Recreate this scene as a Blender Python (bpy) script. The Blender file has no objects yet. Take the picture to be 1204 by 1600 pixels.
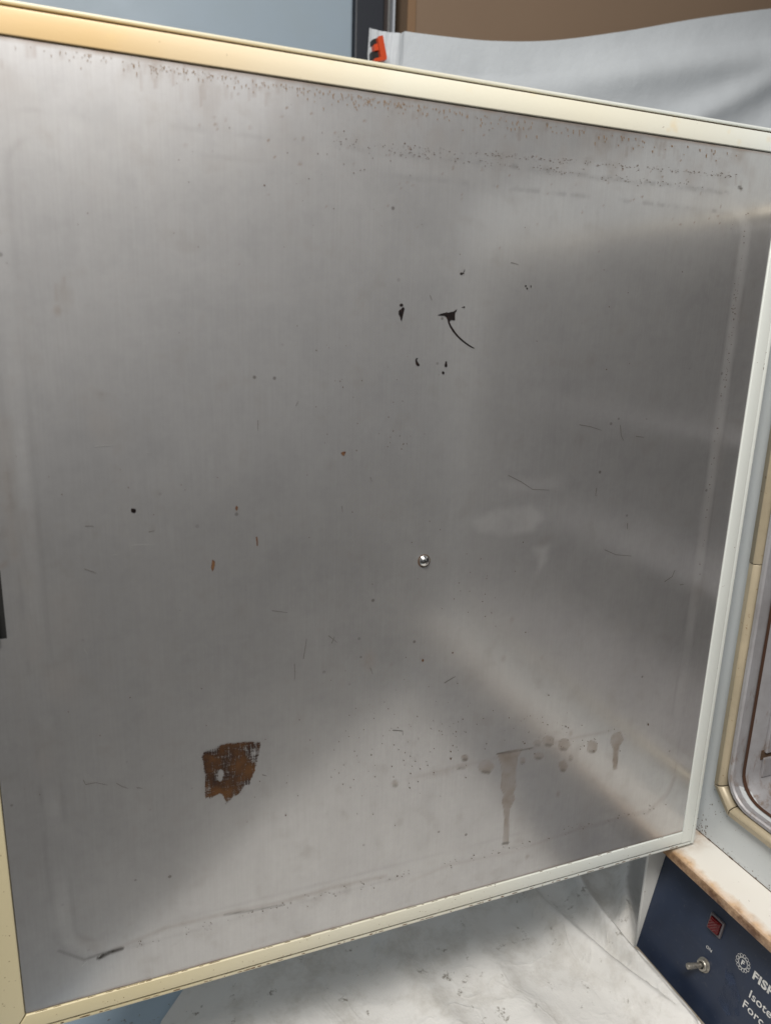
import bpy, bmesh, math, random
import numpy as np
from mathutils import Vector, Matrix
random.seed(4); rng = np.random.default_rng(7)
S = bpy.context.scene
COL = S.collection

# ------------------------------------------------------------------ camera
# world: X along the open door towards the hinge, Y away from the viewer, Z up; origin = lower hinge-side corner of the door's steel
CR = ((0.93076814, -0.36436974, 0.03008925),      # image right
      (-0.06241189, -0.23943966, -0.9689032),     # image down
      (0.36024356, 0.8999463, -0.24560381))       # view direction
CF = 1151.147
CP = Vector((-0.50319259, -0.46284677, 0.46466995))
cam = bpy.data.objects.new('camera', bpy.data.cameras.new('camera'))
COL.objects.link(cam); S.camera = cam
r, d, v = [Vector(a) for a in CR]
m = Matrix(((r.x, -d.x, -v.x, CP.x), (r.y, -d.y, -v.y, CP.y), (r.z, -d.z, -v.z, CP.z), (0, 0, 0, 1)))
cam.matrix_world = m
cam.data.sensor_fit = 'HORIZONTAL'; cam.data.sensor_width = 36.0
cam.data.lens = CF * 36.0 / 1204.0
cam.data.clip_start = 0.01; cam.data.clip_end = 60
cam.data.dof.use_dof = True; cam.data.dof.focus_distance = 0.62; cam.data.dof.aperture_fstop = 11

# ------------------------------------------------------------------ world and lamps
W = bpy.data.worlds.new('World'); S.world = W; W.use_nodes = True
bg = W.node_tree.nodes['Background']
bg.inputs[0].default_value = (0.86, 0.87, 0.89, 1); bg.inputs[1].default_value = 0.13

def area(name, loc, target, sx, sy, power, color):
    l = bpy.data.lights.new(name, 'AREA'); l.shape = 'RECTANGLE'; l.size = sx; l.size_y = sy
    l.energy = power; l.color = color
    o = bpy.data.objects.new(name, l); COL.objects.link(o); o.location = loc
    o.rotation_euler = (Vector(target) - Vector(loc)).to_track_quat('-Z', 'Y').to_euler()
    return o
area('ceiling_lamp', (-0.85, -0.84, 1.60), (-0.35, 0.0, 0.1), 0.75, 0.36, 37.0, (1.0, 0.955, 0.89))
area('bright_wall_fill', (-1.0, -2.0, 1.72), (-0.6, 0.0, 0.6), 2.6, 1.15, 8.5, (1.0, 0.975, 0.95))  # added area lamp standing in for a bright wall, lifts the steel's reflection

S.view_settings.view_transform = 'Standard'; S.view_settings.look = 'None'
S.view_settings.exposure = 0.0; S.view_settings.gamma = 1.0
S.cycles.max_bounces = 8

# ------------------------------------------------------------------ helpers
def onY(px, py, y=0.0):
    """the point of the plane Y=y seen at a position of the photograph"""
    d = Vector(CR[0]) * (px - 602) + Vector(CR[1]) * (py - 800) + Vector(CR[2]) * CF
    return CP + d * ((y - CP.y) / d.y)
def onZ(px, py, z):
    d = Vector(CR[0]) * (px - 602) + Vector(CR[1]) * (py - 800) + Vector(CR[2]) * CF
    return CP + d * ((z - CP.z) / d.z)

def smooth(o, ang=35):
    me = o.data
    for p in me.polygons: p.use_smooth = True
    try: me.set_sharp_from_angle(angle=math.radians(ang))
    except Exception: pass
    return o

ROOTS = {}
def thing(name, label, cat, loc=(0, 0, 0), group=None):
    o = bpy.data.objects.new(name, None); o.empty_display_size = 0.05
    COL.objects.link(o); o.location = loc
    o['label'] = label; o['category'] = cat
    if group: o['group'] = group
    ROOTS[o.name] = Vector(loc)
    return o
def origin_of(p):
    x = Vector((0, 0, 0))
    while p is not None: x = x + p.location; p = p.parent
    return x
def link(name, me, mat, parent=None, sm=False, label=None):
    o = bpy.data.objects.new(name, me); COL.objects.link(o)
    if mat is not None and not me.materials: me.materials.append(mat)
    if parent is not None:
        o.parent = parent; o.location = -origin_of(parent)   # meshes keep world coordinates
    if sm: smooth(o)
    if label: o['label'] = label
    return o
def mesh(name, vs, fs):
    me = bpy.data.meshes.new(name); me.from_pydata([tuple(a) for a in vs], [], fs); me.update(); return me
def bm_obj(name, bm, mat, parent=None, sm=False, label=None):
    bmesh.ops.recalc_face_normals(bm, faces=bm.faces)
    me = bpy.data.meshes.new(name); bm.to_mesh(me); bm.free()
    return link(name, me, mat, parent, sm, label)
def add_box(bm, a, b, bev=0.0):
    x0, y0, z0 = [min(p, q) for p, q in zip(a, b)]; x1, y1, z1 = [max(p, q) for p, q in zip(a, b)]
    vs = [bm.verts.new(c) for c in ((x0,y0,z0),(x1,y0,z0),(x1,y1,z0),(x0,y1,z0),(x0,y0,z1),(x1,y0,z1),(x1,y1,z1),(x0,y1,z1))]
    fs = [bm.faces.new([vs[i] for i in f]) for f in ((0,3,2,1),(4,5,6,7),(0,1,5,4),(1,2,6,5),(2,3,7,6),(3,0,4,7))]
    if bev > 0:
        es = list({e for f in fs for e in f.edges})
        bmesh.ops.bevel(bm, geom=es, offset=bev, segments=2, profile=0.5, affect='EDGES')
def add_loft(bm, rings, closed=True, caps=True):
    R = [[bm.verts.new(p) for p in ring] for ring in rings]
    n = len(R[0])
    for a, b in zip(R, R[1:]):
        for i in range(n if closed else n - 1):
            j = (i + 1) % n
            bm.faces.new((a[i], a[j], b[j], b[i]))
    if caps and closed:
        bm.faces.new(R[0][::-1]); bm.faces.new(R[-1])
    return R
def add_lathe(bm, prof, c, ax, n=24, caps=True):
    """prof: list of (radius, height along ax)"""
    ax = Vector(ax).normalized(); u = ax.orthogonal().normalized(); w = ax.cross(u); c = Vector(c)
    add_loft(bm, [[c + ax * h + (u * math.cos(2*math.pi*k/n) + w * math.sin(2*math.pi*k/n)) * max(rr, 1e-5) for k in range(n)] for rr, h in prof], True, caps)
def add_prism(bm, pts, off):
    """closed outline pts extruded by off"""
    off = Vector(off)
    add_loft(bm, [[Vector(p) for p in pts], [Vector(p) + off for p in pts]])

# ------------------------------------------------------------------ materials
class NT:
    def __init__(s, name):
        s.m = bpy.data.materials.new(name); s.m.use_nodes = True
        s.t = s.m.node_tree; s.n = s.t.nodes; s.l = s.t.links
        s.b = s.n['Principled BSDF']; s.out = s.n['Material Output']
        s.tc = s.n.new('ShaderNodeTexCoord').outputs['Object']
    def put(s, inp, val):
        if hasattr(val, 'is_output') or isinstance(val, bpy.types.NodeSocket): s.l.new(val, inp)
        elif isinstance(val, (tuple, list)) and len(val) == 3 and inp.type == 'RGBA': inp.default_value = (*val, 1)
        else: inp.default_value = val
    def map(s, scale=(1, 1, 1), rot=(0, 0, 0), loc=(0, 0, 0)):
        n = s.n.new('ShaderNodeMapping'); s.l.new(s.tc, n.inputs[0])
        n.inputs['Scale'].default_value = scale; n.inputs['Rotation'].default_value = rot; n.inputs['Location'].default_value = loc
        return n.outputs[0]
    def noise(s, scale, detail=4, rough=0.55, vec=None, dist=0.0):
        n = s.n.new('ShaderNodeTexNoise'); s.l.new(vec if vec is not None else s.tc, n.inputs['Vector'])
        n.inputs['Scale'].default_value = scale; n.inputs['Detail'].default_value = detail
        n.inputs['Roughness'].default_value = rough; n.inputs['Distortion'].default_value = dist
        return n.outputs['Fac']
    def ramp(s, fac, lo, hi, a=0.0, b=1.0):
        n = s.n.new('ShaderNodeMapRange'); n.clamp = True
        s.put(n.inputs[0], fac); n.inputs[1].default_value = lo; n.inputs[2].default_value = hi
        n.inputs[3].default_value = a; n.inputs[4].default_value = b
        return n.outputs[0]
    def math(s, op, a, b=0.0, clamp=False):
        n = s.n.new('ShaderNodeMath'); n.operation = op; n.use_clamp = clamp
        s.put(n.inputs[0], a); s.put(n.inputs[1], b); return n.outputs[0]
    def mix(s, fac, a, b):
        n = s.n.new('ShaderNodeMix'); n.data_type = 'RGBA'
        s.put(n.inputs[0], fac); s.put(n.inputs[6], a); s.put(n.inputs[7], b); return n.outputs[2]
    def attr(s, name):
        n = s.n.new('ShaderNodeAttribute'); n.attribute_name = name; return n.outputs['Fac']
    def sep(s):
        n = s.n.new('ShaderNodeSeparateXYZ'); s.l.new(s.tc, n.inputs[0]); return n.outputs
    def bump(s, h, strength=0.2, dist=0.001):
        n = s.n.new('ShaderNodeBump'); s.put(n.inputs['Height'], h)
        n.inputs['Strength'].default_value = strength; n.inputs['Distance'].default_value = dist
        s.l.new(n.outputs[0], s.b.inputs['Normal'])
    def set(s, **k):
        nm = dict(color='Base Color', rough='Roughness', metal='Metallic', alpha='Alpha', spec='Specular IOR Level', aniso='Anisotropic', arot='Anisotropic Rotation', coat='Coat Weight')
        for a, b in k.items(): s.put(s.b.inputs[nm[a]], b)
        return s

def worn_paint(name, col, dirt=(0.16, 0.10, 0.05), rough=0.38, amt=0.25, spots=0.66):
    t = NT(name)
    big = t.noise(9, 5, 0.6); fine = t.noise(420, 2, 0.5); sp = t.noise(150, 4, 0.65)
    c = t.mix(t.ramp(big, 0.35, 0.75, 0, amt), col, tuple(x * y for x, y in zip(col, (0.86, 0.80, 0.66))))
    c = t.mix(t.ramp(sp, spots, spots + 0.05, 0, 0.75), c, dirt)
    c = t.mix(t.ramp(fine, 0.3, 0.7, 0, 0.10), c, tuple(x * 0.8 for x in col))
    t.set(color=c, rough=t.ramp(big, 0.3, 0.7, rough - 0.06, rough + 0.1))
    t.bump(t.noise(700, 2), 0.08, 0.0005)
    return t

# aged enamel of the door rails: yellowed towards the latch side, whiter by the hinge
def rail_mat(name, top=False):
    t = NT(name); x, y, z = t.sep()
    n1 = t.noise(7, 4)
    xx = t.math('ADD', x, t.ramp(n1, 0.3, 0.7, -0.03, 0.03))
    white = (0.71, 0.745, 0.72); cream = (0.74, 0.71, 0.59); tan = (0.66, 0.48, 0.25)
    if top:
        c = t.mix(t.ramp(xx, -0.16, 0.02), (0.745, 0.72, 0.60), white)
        c = t.mix(t.ramp(xx, -0.50, -0.33), tan, c)
        st = t.ramp(t.noise(60, 3, 0.5, t.map((1, 1, 1))), 0.62, 0.72, 0, 0.35)
        c = t.mix(st, c, (0.72, 0.54, 0.26))
    else:
        c = t.mix(t.ramp(xx, -0.50, -0.10), (0.60, 0.53, 0.34), white)
    sp = t.noise(190, 5, 0.7)
    c = t.mix(t.ramp(sp, 0.69, 0.72, 0, 0.8), c, (0.14, 0.07, 0.03))
    t.set(color=c, rough=t.ramp(n1, 0.3, 0.7, 0.28, 0.42)); t.bump(t.noise(500, 2), 0.06, 0.0005)
    # rusty rim along mesh borders (edge wear attribute)
    e = t.math('MULTIPLY', t.attr('edge'), t.noise(230, 4, 0.7))
    c2 = t.mix(t.ramp(e, 0.40, 0.62, 0, 0.9), c, (0.13, 0.06, 0.02)); t.set(color=c2)
    return t.m
M = {}
M['rail_top'] = rail_mat('aged_cream_enamel_top', True)
M['rail'] = rail_mat('aged_cream_enamel')
M['gap'] = NT('dark_rusty_gap').set(color=(0.075, 0.042, 0.022), rough=0.8).m
M['body'] = worn_paint('pale_blue_grey_enamel', (0.55, 0.585, 0.61), rough=0.42, spots=0.70).m
M['black'] = NT('black_void').set(color=(0.006, 0.006, 0.006), rough=0.7).m

def steel_mat():
    t = NT('stained_stainless_steel'); x, y, z = t.sep()
    stain, rust, smud, dark = t.attr('stain'), t.attr('rust'), t.attr('smudge'), t.attr('dark')
    grain = t.noise(90, 3, 0.6, t.map((9, 9, 0.25)))       # vertical brushing
    weave = t.noise(60, 2, 0.6, t.map((0.5, 9, 9)))        # faint cross polishing
    mott = t.noise(14, 6, 0.65); mott2 = t.noise(46, 5, 0.7)
    c = t.mix(t.ramp(mott, 0.3, 0.7), (0.555, 0.552, 0.56), (0.63, 0.627, 0.63))
    c = t.mix(t.ramp(grain, 0.35, 0.65, 0, 0.14), c, (0.40, 0.39, 0.38))
    c = t.mix(t.ramp(mott2, 0.54, 0.72, 0, 0.28), c, (0.34, 0.31, 0.28))
    c = t.mix(t.math('MULTIPLY', smud, 0.5, True), c, (0.66, 0.66, 0.65))
    c = t.mix(t.math('MULTIPLY', stain, t.ramp(mott2, 0.25, 0.6, 0.55, 1.0), True), c, (0.215, 0.155, 0.105))
    c = t.mix(t.math('MULTIPLY', dark, t.ramp(mott2, 0.3, 0.6, 0.4, 1.0), True), c, (0.07, 0.062, 0.055))
    c = t.mix(rust, c, (0.20, 0.105, 0.045))
    # a scatter of fine specks
    v = t.n.new('ShaderNodeTexVoronoi'); v.feature = 'F1'; v.inputs['Scale'].default_value = 55; t.l.new(t.tc, v.inputs['Vector'])
    spk = t.math('MULTIPLY', t.ramp(v.outputs['Distance'], 0.05, 0.085, 1, 0), t.ramp(t.noise(11, 3), 0.52, 0.60))
    c = t.mix(t.math('MULTIPLY', spk, 0.55), c, (0.09, 0.06, 0.045))
    rg = t.math('ADD', t.ramp(mott, 0.3, 0.7, 0.16, 0.20), t.math('MULTIPLY', smud, 0.10))
    rg = t.math('ADD', rg, t.math('MULTIPLY', t.math('MAXIMUM', stain, rust), 0.08))
    rg = t.math('ADD', rg, t.ramp(grain, 0.35, 0.65, -0.008, 0.008))
    met = t.math('SUBTRACT', 0.90, t.math('MULTIPLY', t.math('MAXIMUM', t.math('MAXIMUM', stain, rust), smud), 0.30), True)
    t.set(color=c, rough=rg, metal=met, aniso=0.15)
    h = t.math('ADD', t.math('MULTIPLY', grain, 0.5), t.math('MULTIPLY', weave, 0.2))
    t.bump(h, 0.022, 0.0004)
    # worn polish: a sharp lobe under a broad satin haze
    b2 = t.n.new('ShaderNodeBsdfPrincipled'); b2.inputs['Roughness'].default_value = 0.50
    for k in ('Base Color', 'Metallic', 'Normal'): t.l.new(t.b.inputs[k].links[0].from_socket, b2.inputs[k])
    mx = t.n.new('ShaderNodeMixShader'); t.put(mx.inputs[0], t.ramp(mott2, 0.3, 0.7, 0.54, 0.66))
    t.l.new(t.b.outputs[0], mx.inputs[1]); t.l.new(b2.outputs[0], mx.inputs[2]); t.l.new(mx.outputs[0], t.out.inputs[0])
    return t.m
M['steel'] = steel_mat()

# ------------------------------------------------------------------ THE OVEN (one thing; its open door is a part)
oven = thing('laboratory_oven', 'pale grey laboratory oven with its stained steel door standing open', 'oven', (0.2, -0.28, -0.18))

XMIN, XMAX, ZMIN, ZMAX = -0.572, 0.0, 0.0, 0.600
# door shell: painted outer skin folded round the back of the door
bm = bmesh.new()
add_box(bm, (-0.5935, 0.0022, -0.0178), (0.0178, 0.046, 0.6168), 0.0012)
door = bm_obj('door', bm, M['rail'], oven, True, 'open oven door, cream enamel rails round a stained stainless steel sheet')

# --- the stainless sheet: a fine grid, gently wavy, with wear attributes painted per vertex
NX, NZ = 470, 490
xs = np.linspace(XMIN, XMAX, NX); zs = np.linspace(ZMIN, ZMAX, NZ)
XX, ZZ = np.meshgrid(xs, zs)
def vnoise(scale, seed, sx=1.0, sz=1.0):
    r2 = np.random.default_rng(seed)
    nx = max(3, int(0.6 * scale * sx) + 3); nz = max(3, int(0.62 * scale * sz) + 3)
    g = r2.random((nz, nx))
    u = (XX - XMIN) / 0.6 * (nx - 2); w = (ZZ - ZMIN) / 0.62 * (nz - 2)
    i = np.clip(u.astype(int), 0, nx - 2); j = np.clip(w.astype(int), 0, nz - 2)
    fu = u - i; fw = w - j; fu = fu*fu*(3-2*fu); fw = fw*fw*(3-2*fw)
    return g[j,i]*(1-fu)*(1-fw)+g[j,i+1]*fu*(1-fw)+g[j+1,i]*(1-fu)*fw+g[j+1,i+1]*fu*fw
def fbm(scale, seed, **k):
    return (vnoise(scale, seed, **k) + 0.5*vnoise(scale*2, seed+1, **k) + 0.25*vnoise(scale*4, seed+2, **k)) / 1.75
def dist_poly(pts):
    """distance of every grid vertex to a polyline given in photo positions"""
    P = [onY(*p) for p in pts]; D = np.full(XX.shape, 9.0)
    for a, b in zip(P, P[1:]):
        ax, az, bx, bz = a.x, a.z, b.x, b.z; L = (bx-ax)**2 + (bz-az)**2 + 1e-12
        t = np.clip(((XX-ax)*(bx-ax) + (ZZ-az)*(bz-az)) / L, 0, 1)
        D = np.minimum(D, np.hypot(XX-ax-t*(bx-ax), ZZ-az-t*(bz-az)))
    return D
def band(D, w, soft): return np.clip((w - D) / soft + 0.5, 0, 1)
def inside(pts):
    P = [onY(*p) for p in pts]; c = np.zeros(XX.shape, bool)
    for a, b in zip(P, P[1:] + P[:1]):
        if abs(a.z - b.z) < 1e-9: continue
        hit = ((a.z > ZZ) != (b.z > ZZ)) & (XX < (b.x - a.x) * (ZZ - a.z) / (b.z - a.z) + a.x); c ^= hit
    return c
def region(pts, soft):
    D = dist_poly(list(pts) + [pts[0]]); s = np.where(inside(pts), D, -D); return np.clip(s / soft + 0.5, 0, 1)
stain = np.zeros(XX.shape); rust = np.zeros(XX.shape); smud = np.zeros(XX.shape); dark = np.zeros(XX.shape)
# imprint left by the door gasket: two faint lines all round
def rrect(x0, x1, z0, z1, rad):
    cx, cz = (x0+x1)/2, (z0+z1)/2; hx, hz = (x1-x0)/2 - rad, (z1-z0)/2 - rad
    qx, qz = np.abs(XX-cx)-hx, np.abs(ZZ-cz)-hz
    return np.hypot(np.maximum(qx,0), np.maximum(qz,0)) + np.minimum(np.maximum(qx,qz),0) - rad
s1 = rrect(-0.550, -0.020, 0.032, 0.568, 0.030)
br = fbm(60, 3); br2 = fbm(25, 9)
dark = np.maximum(dark, band(np.abs(s1), 0.0012, 0.0016) * np.clip((br-0.42)*5, 0, 1) * 0.10)
dark = np.maximum(dark, band(np.abs(s1+0.013), 0.0012, 0.002) * np.clip((br2-0.45)*6, 0, 1) * 0.08)
smud = np.maximum(smud, band(np.abs(s1+0.0065), 0.004, 0.004) * (0.15*np.clip(br2*2-0.5,0,1)))
stain = np.maximum(stain, np.clip(1-np.abs(s1+0.004)/0.016, 0, 1) * np.clip((fbm(40, 21)-0.48)*3, 0, 1) * 0.20)
# heavier deposit on the upper imprint towards the hinge
topz = np.clip((ZZ-0.53)/0.02, 0, 1) * np.clip((XX+0.32)/0.08, 0, 1) * np.clip((-0.03-XX)/0.03, 0, 1)
dark = np.maximum(dark, topz * band(np.abs(s1-0.001), 0.0014, 0.0018) * np.clip((fbm(200, 31)-0.46)*5, 0, 1) * 0.25)
dark = np.maximum(dark, topz * band(np.abs(s1+0.0125), 0.0014, 0.0018) * np.clip((fbm(200, 35)-0.50)*5, 0, 1) * 0.25)
smud = np.maximum(smud, band(np.abs(s1+0.0065), 0.005, 0.005) * np.clip((XX+0.16)/0.08, 0, 1) * np.clip((ZZ-0.10)/0.2, 0, 1) * (0.12 + 0.30*br2))
# rust drips creeping out from under the top rail
for i in range(210):
    x = -0.56 + 0.50 * random.random()**0.9; dens = 0.5 + 0.5*math.sin(x*43 + 1.5)
    if random.random() > 0.30 + dens: continue
    ln = random.uniform(0.001, 0.007) * (1.6 if -0.47 < x < -0.40 else 1)
    z0 = 0.600 - random.random()**3 * 0.012; w = random.uniform(0.0005, 0.0013)
    dd = np.hypot(np.maximum(np.abs(XX-x) - w*0.4, 0), np.maximum(np.abs(ZZ-(z0-ln/2)) - ln/2, 0))
    rust = np.maximum(rust, np.clip(1 - dd/(w), 0, 1) * random.uniform(0.08, 0.25))
rust = np.maximum(rust, np.clip(1-(0.6-ZZ)/0.0022, 0, 1) * (0.25+0.6*fbm(90, 41)))
rust = np.maximum(rust, np.clip(1-(ZZ)/0.0020, 0, 1) * (0.2+0.6*fbm(90, 42)))
stain = np.maximum(stain, np.clip(1-(0.6-ZZ)/0.05, 0, 1) * np.clip((fbm(70, 44, sx=1.0, sz=0.6)-0.5)*3.0, 0, 1)*0.45)
# speckled fringe under the top rail
for i in range(260):
    x = random.uniform(-0.45, -0.05); z = 0.6 - abs(random.gauss(0.035, 0.018)); rr = random.uniform(0.0004, 0.0010)
    rust = np.maximum(rust, np.clip(1.3 - np.hypot(XX-x, ZZ-z)/rr, 0, 1) * random.uniform(0.3, 0.8)) if i % 3 == 0 else rust
# dried dribbles lower right
def drib(pts, w, a, arr, soft=0.0012):
    np.maximum(arr, band(dist_poly(pts), w, soft) * a, out=arr)
def outlined(pts, a, rim):
    f = region(pts, 0.0016) * np.clip(0.55 + 0.75*fbm(90, 61), 0.4, 1.15); D = dist_poly(list(pts) + [pts[0]])
    np.maximum(stain, f * a, out=stain); np.maximum(dark, band(D, 0.0002, 0.0010) * rim * 0.28 * np.clip(fbm(70, 63)*2-0.5, 0, 1), out=dark); np.maximum(stain, band(D, 0.0004, 0.0012) * rim, out=stain)
outlined([(776,1177),(795,1172),(814,1170),(807,1182),(804,1200),(803,1216),(804,1228),(800,1238),(802,1247),(798,1256),(794,1264),(793,1290),(792,1306),(792,1318),(785,1318),(786,1300),(787,1280),(786,1264),(783,1252),(786,1240),(781,1230),(783,1214),(782,1196)], 0.62, 0.85)
drib([(788,1265),(789,1290),(787,1314)], 0.0012, 0.50, stain); drib([(784,1317),(792,1316)], 0.0011, 0.9, dark)
outlined([(955,1147),(967,1143),(972,1155),(965,1166),(963,1180),(962,1201),(957,1202),(956,1184),(957,1170),(952,1158)], 0.65, 0.85)
for cx, cy, rx, ry, a in ((758,1197,12,11,0.7),(725,1183,5,4,0.8),(855,1157,9,8,0.6),(879,1163,9,9,0.7),(923,1166,8,10,0.75),(878,1196,6,9,0.65),(840,1180,7,5,0.6),(815,1187,4,5,0.6),(838,1160,6,4,0.5),(720,1196,9,4,0.4),(890,1183,3,4,0.4),(616,1223,4,5,0.6)):
    pts = [(cx + rx*math.cos(k*math.pi/5)*random.uniform(0.85,1.15), cy + ry*math.sin(k*math.pi/5)*random.uniform(0.85,1.15)) for k in range(10)]
    outlined(pts, a*0.75, a*0.9)
    drib([(cx-rx*0.45, cy+ry*0.72), (cx+rx*0.4, cy+ry*0.8)], 0.0010, a*0.8, dark, 0.002)
drib([(650,1213),(700,1200),(760,1187),(812,1172),(850,1163),(905,1150),(950,1142)], 0.0010, 0.32, stain, 0.004)
drib([(775,1177),(830,1168)], 0.0006, 0.8, dark)
drib([(640,1215),(690,1206),(735,1192)], 0.002, 0.2, stain, 0.006)
# pale cleaning smears
bl = fbm(18, 51); 
for pts, a in (([(735,812),(780,795),(830,790),(848,808),(830,830),(790,836),(745,830)], 0.30), ([(832,856),(856,852),(852,876),(836,896),(840,872)], 0.28),
               ([(780,755),(850,745),(888,740),(880,762),(845,770),(800,768)], 0.16), ([(905,760),(880,752),(888,740)], 0.0),
               ([(626,1088),(640,1110),(632,1160),(640,1220),(620,1290),(612,1340),(560,1360),(560,1200)], 0.10),
               ([(86,1284),(104,1290),(130,1312),(112,1318),(92,1300)], 0.35), ([(1120,290),(1165,290),(1172,330),(1150,345),(1130,320)], 0.22),
               ([(560,620),(720,600),(740,720),(700,860),(600,840)], 0.08)):
    smud = np.maximum(smud, region(pts, 0.006) * np.clip((bl-0.3)*2.0, 0, 1) * a * 1.0)
# long wipe arcs
for k in range(9):
    x0 = random.uniform(150, 420); y0 = random.uniform(440, 540); drib([(x0, y0), (x0+90, y0-14), (x0+170, y0-34)], 0.0004, 0.07, smud, 0.0008)
for px, py, rr, a in ((576,1030,11,0.35),(90,485,4,0.5),(100,462,9,0.2),(610,1037,3,0.4),(785,1028,4,0.4),(845,1027,3,0.4),(798,968,4,0.35),(830,930,3,0.2),(534,1066,6,0.25),(157,660,16,0.18),(140,620,14,0.12),(105,960,30,0.16),(100,1065,22,0.2),(235,1120,14,0.08),(210,1300,6,0.3),(590,760,30,0.05),(822,1338,4,0.4),(890,1145,4,0.4),(870,1240,4,0.4)):
    c = onY(px, py); ww = rr * 0.00052
    stain = np.maximum(stain, np.clip(1.4 - np.hypot(XX-c.x, (ZZ-c.z)*0.7)/ww, 0, 1) * a * np.clip(fbm(80, int(px))*1.6, 0, 1))
# grime low on the imprint, latch corner
drib([(92,1484),(132,1498),(160,1488),(190,1480)], 0.0009, 0.45, dark, 0.0015)
drib([(155,1495),(172,1486),(190,1481)], 0.0016, 1.0, dark)
drib([(180,1482),(260,1448),(360,1424),(440,1408),(520,1385),(600,1368)], 0.0010, 0.35, stain, 0.004)
drib([(350,1428),(395,1421),(440,1413)], 0.0008, 0.5, dark)
drib([(640,1375),(700,1350),(800,1330),(900,1295),(1010,1265)], 0.0007, 0.3, stain, 0.004)
drib([(1010,1268),(1040,1240),(1052,1215)], 0.002, 0.3, stain, 0.005)
# a few drips in the top hinge corner and faint vertical runs
for px, py, ln in ((1155,298,14),(1169,300,16),(1147,288,10),(88,470,26),(100,455,20),(288,125,30)):
    drib([(px, py), (px, py-ln)], 0.0007, 0.35, stain, 0.0014)
drib([(1152,292),(1156,295)], 0.0009, 0.8, dark)
# latch side staining
drib([(0,885),(8,880)], 0.0012, 0.35, rust, 0.003)
drib([(5,660),(14,780),(24,870)], 0.0035, 0.3, stain, 0.008)
# light vertical water runs over the whole sheet
runs = np.clip((fbm(60, 71, sz=0.06)-0.55)*2.2, 0, 1) * np.clip(fbm(6, 73)*1.6-0.4, 0, 1)
stain = np.maximum(stain, runs * 0.16)
yy = -0.0012 + (fbm(3.0, 81)-0.5)*0.0011 + (fbm(9, 83)-0.5)*0.00010
edge = np.minimum(np.minimum(XX-XMIN, XMAX-XX), np.minimum(ZZ-ZMIN, ZMAX-ZZ)); yy = -0.0012 + (yy+0.0012) * np.clip(edge/0.05, 0, 1)
me = bpy.data.meshes.new('inner_panel')
co = np.stack([XX, yy, ZZ], -1).reshape(-1, 3)
idx = np.arange(NX*NZ).reshape(NZ, NX)
q = np.stack([idx[:-1,:-1], idx[:-1,1:], idx[1:,1:], idx[1:,:-1]], -1).reshape(-1, 4)
# the latch slot is cut out of the sheet
cc = co[q].mean(1); cut = (cc[:,0] < -0.5595) & (cc[:,0] > -0.5715) & (cc[:,2] > 0.2755) & (cc[:,2] < 0.3195); q = q[~cut]
me.vertices.add(len(co)); me.vertices.foreach_set('co', co.astype(np.float32).ravel())
me.loops.add(q.size); me.loops.foreach_set('vertex_index', q.astype(np.int32).ravel())
me.polygons.add(len(q)); me.polygons.foreach_set('loop_start', np.arange(0, q.size, 4, dtype=np.int32))
me.polygons.foreach_set('use_smooth', np.ones(len(q), bool))
for nm, arr in (('stain', stain), ('rust', rust), ('smudge', smud), ('dark', dark)):
    a = me.attributes.new(nm, 'FLOAT', 'POINT'); a.data.foreach_set('value', np.clip(arr, 0, 1).astype(np.float32).ravel())
me.update(); me.validate()
sheet = link('inner_panel', me, M['steel'], door, False, 'brushed stainless steel sheet of the door, blotched with rust, drips and scratches')

# latch recess behind the slot
bm = bmesh.new()
x0, x1, z0, z1 = -0.5722, -0.5595, 0.2755, 0.3195
add_box(bm, (x0-0.001, 0.0006, z0-0.001), (x1+0.001, 0.0016, z1+0.001))
bm_obj('latch_slot', bm, M['black'], door)
bm = bmesh.new(); add_box(bm, (-0.5715, -0.0035, 0.2725), (-0.5640, 0.0004, 0.2960), 0.0012)
bm_obj('latch_tongue', bm, NT('dull_zinc').set(color=(0.16, 0.165, 0.16), rough=0.45, metal=0.8).m, door, True)

# --- enamel rails
def rail(name, pts, mat, depth=(-0.0022, 0.0015), label=None):
    """pts: outline in (x, z), counter-clockwise; a shallow strip with softened edges"""
    bm = bmesh.new(); n = len(pts)
    cx = sum(p[0] for p in pts)/n; cz = sum(p[1] for p in pts)/n
    add_prism(bm, [(p[0], depth[0], p[1]) for p in pts], (0, depth[1]-depth[0], 0))
    bmesh.ops.recalc_face_normals(bm, faces=bm.faces)
    long_e = [e for e in bm.edges if e.calc_length() > 0.05]
    bmesh.ops.subdivide_edges(bm, edges=[e for e in bm.edges if e.calc_length() > 0.2], cuts=1)
    front = [e for e in bm.edges if all(abs(vv.co.y - depth[0]) < 1e-6 for vv in e.verts) and len(e.link_faces) == 2 and any(abs(f.normal.y) < 0.5 for f in e.link_faces)]
    bmesh.ops.bevel(bm, geom=front, offset=0.0007, segments=3, profile=0.5, affect='EDGES')
    return bm_obj(name, bm, mat, door, True, label)
g = 0.0004
rail('top_rail', [(-0.5935+g, 0.6008), (0.0124, 0.6008), (0.0124, 0.6136), (-0.5935+g, 0.6136)], M['rail_top'])
rail('side_rail', [(0.0006, -0.0134), (0.0124, -0.0134), (0.0124, 0.6004), (0.0006, 0.6004)], M['rail'])
rail('bottom_rail', [(-0.5719, -0.0008), (-0.5800, -0.0130), (0.0001, -0.0130), (0.0001, -0.0008)], M['rail'])
rail('side_rail', [(-0.5931, -0.0134), (-0.5807, -0.0134), (-0.5725, 0.0000), (-0.5725, 0.6004), (-0.5931, 0.6004)], M['rail'])
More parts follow.
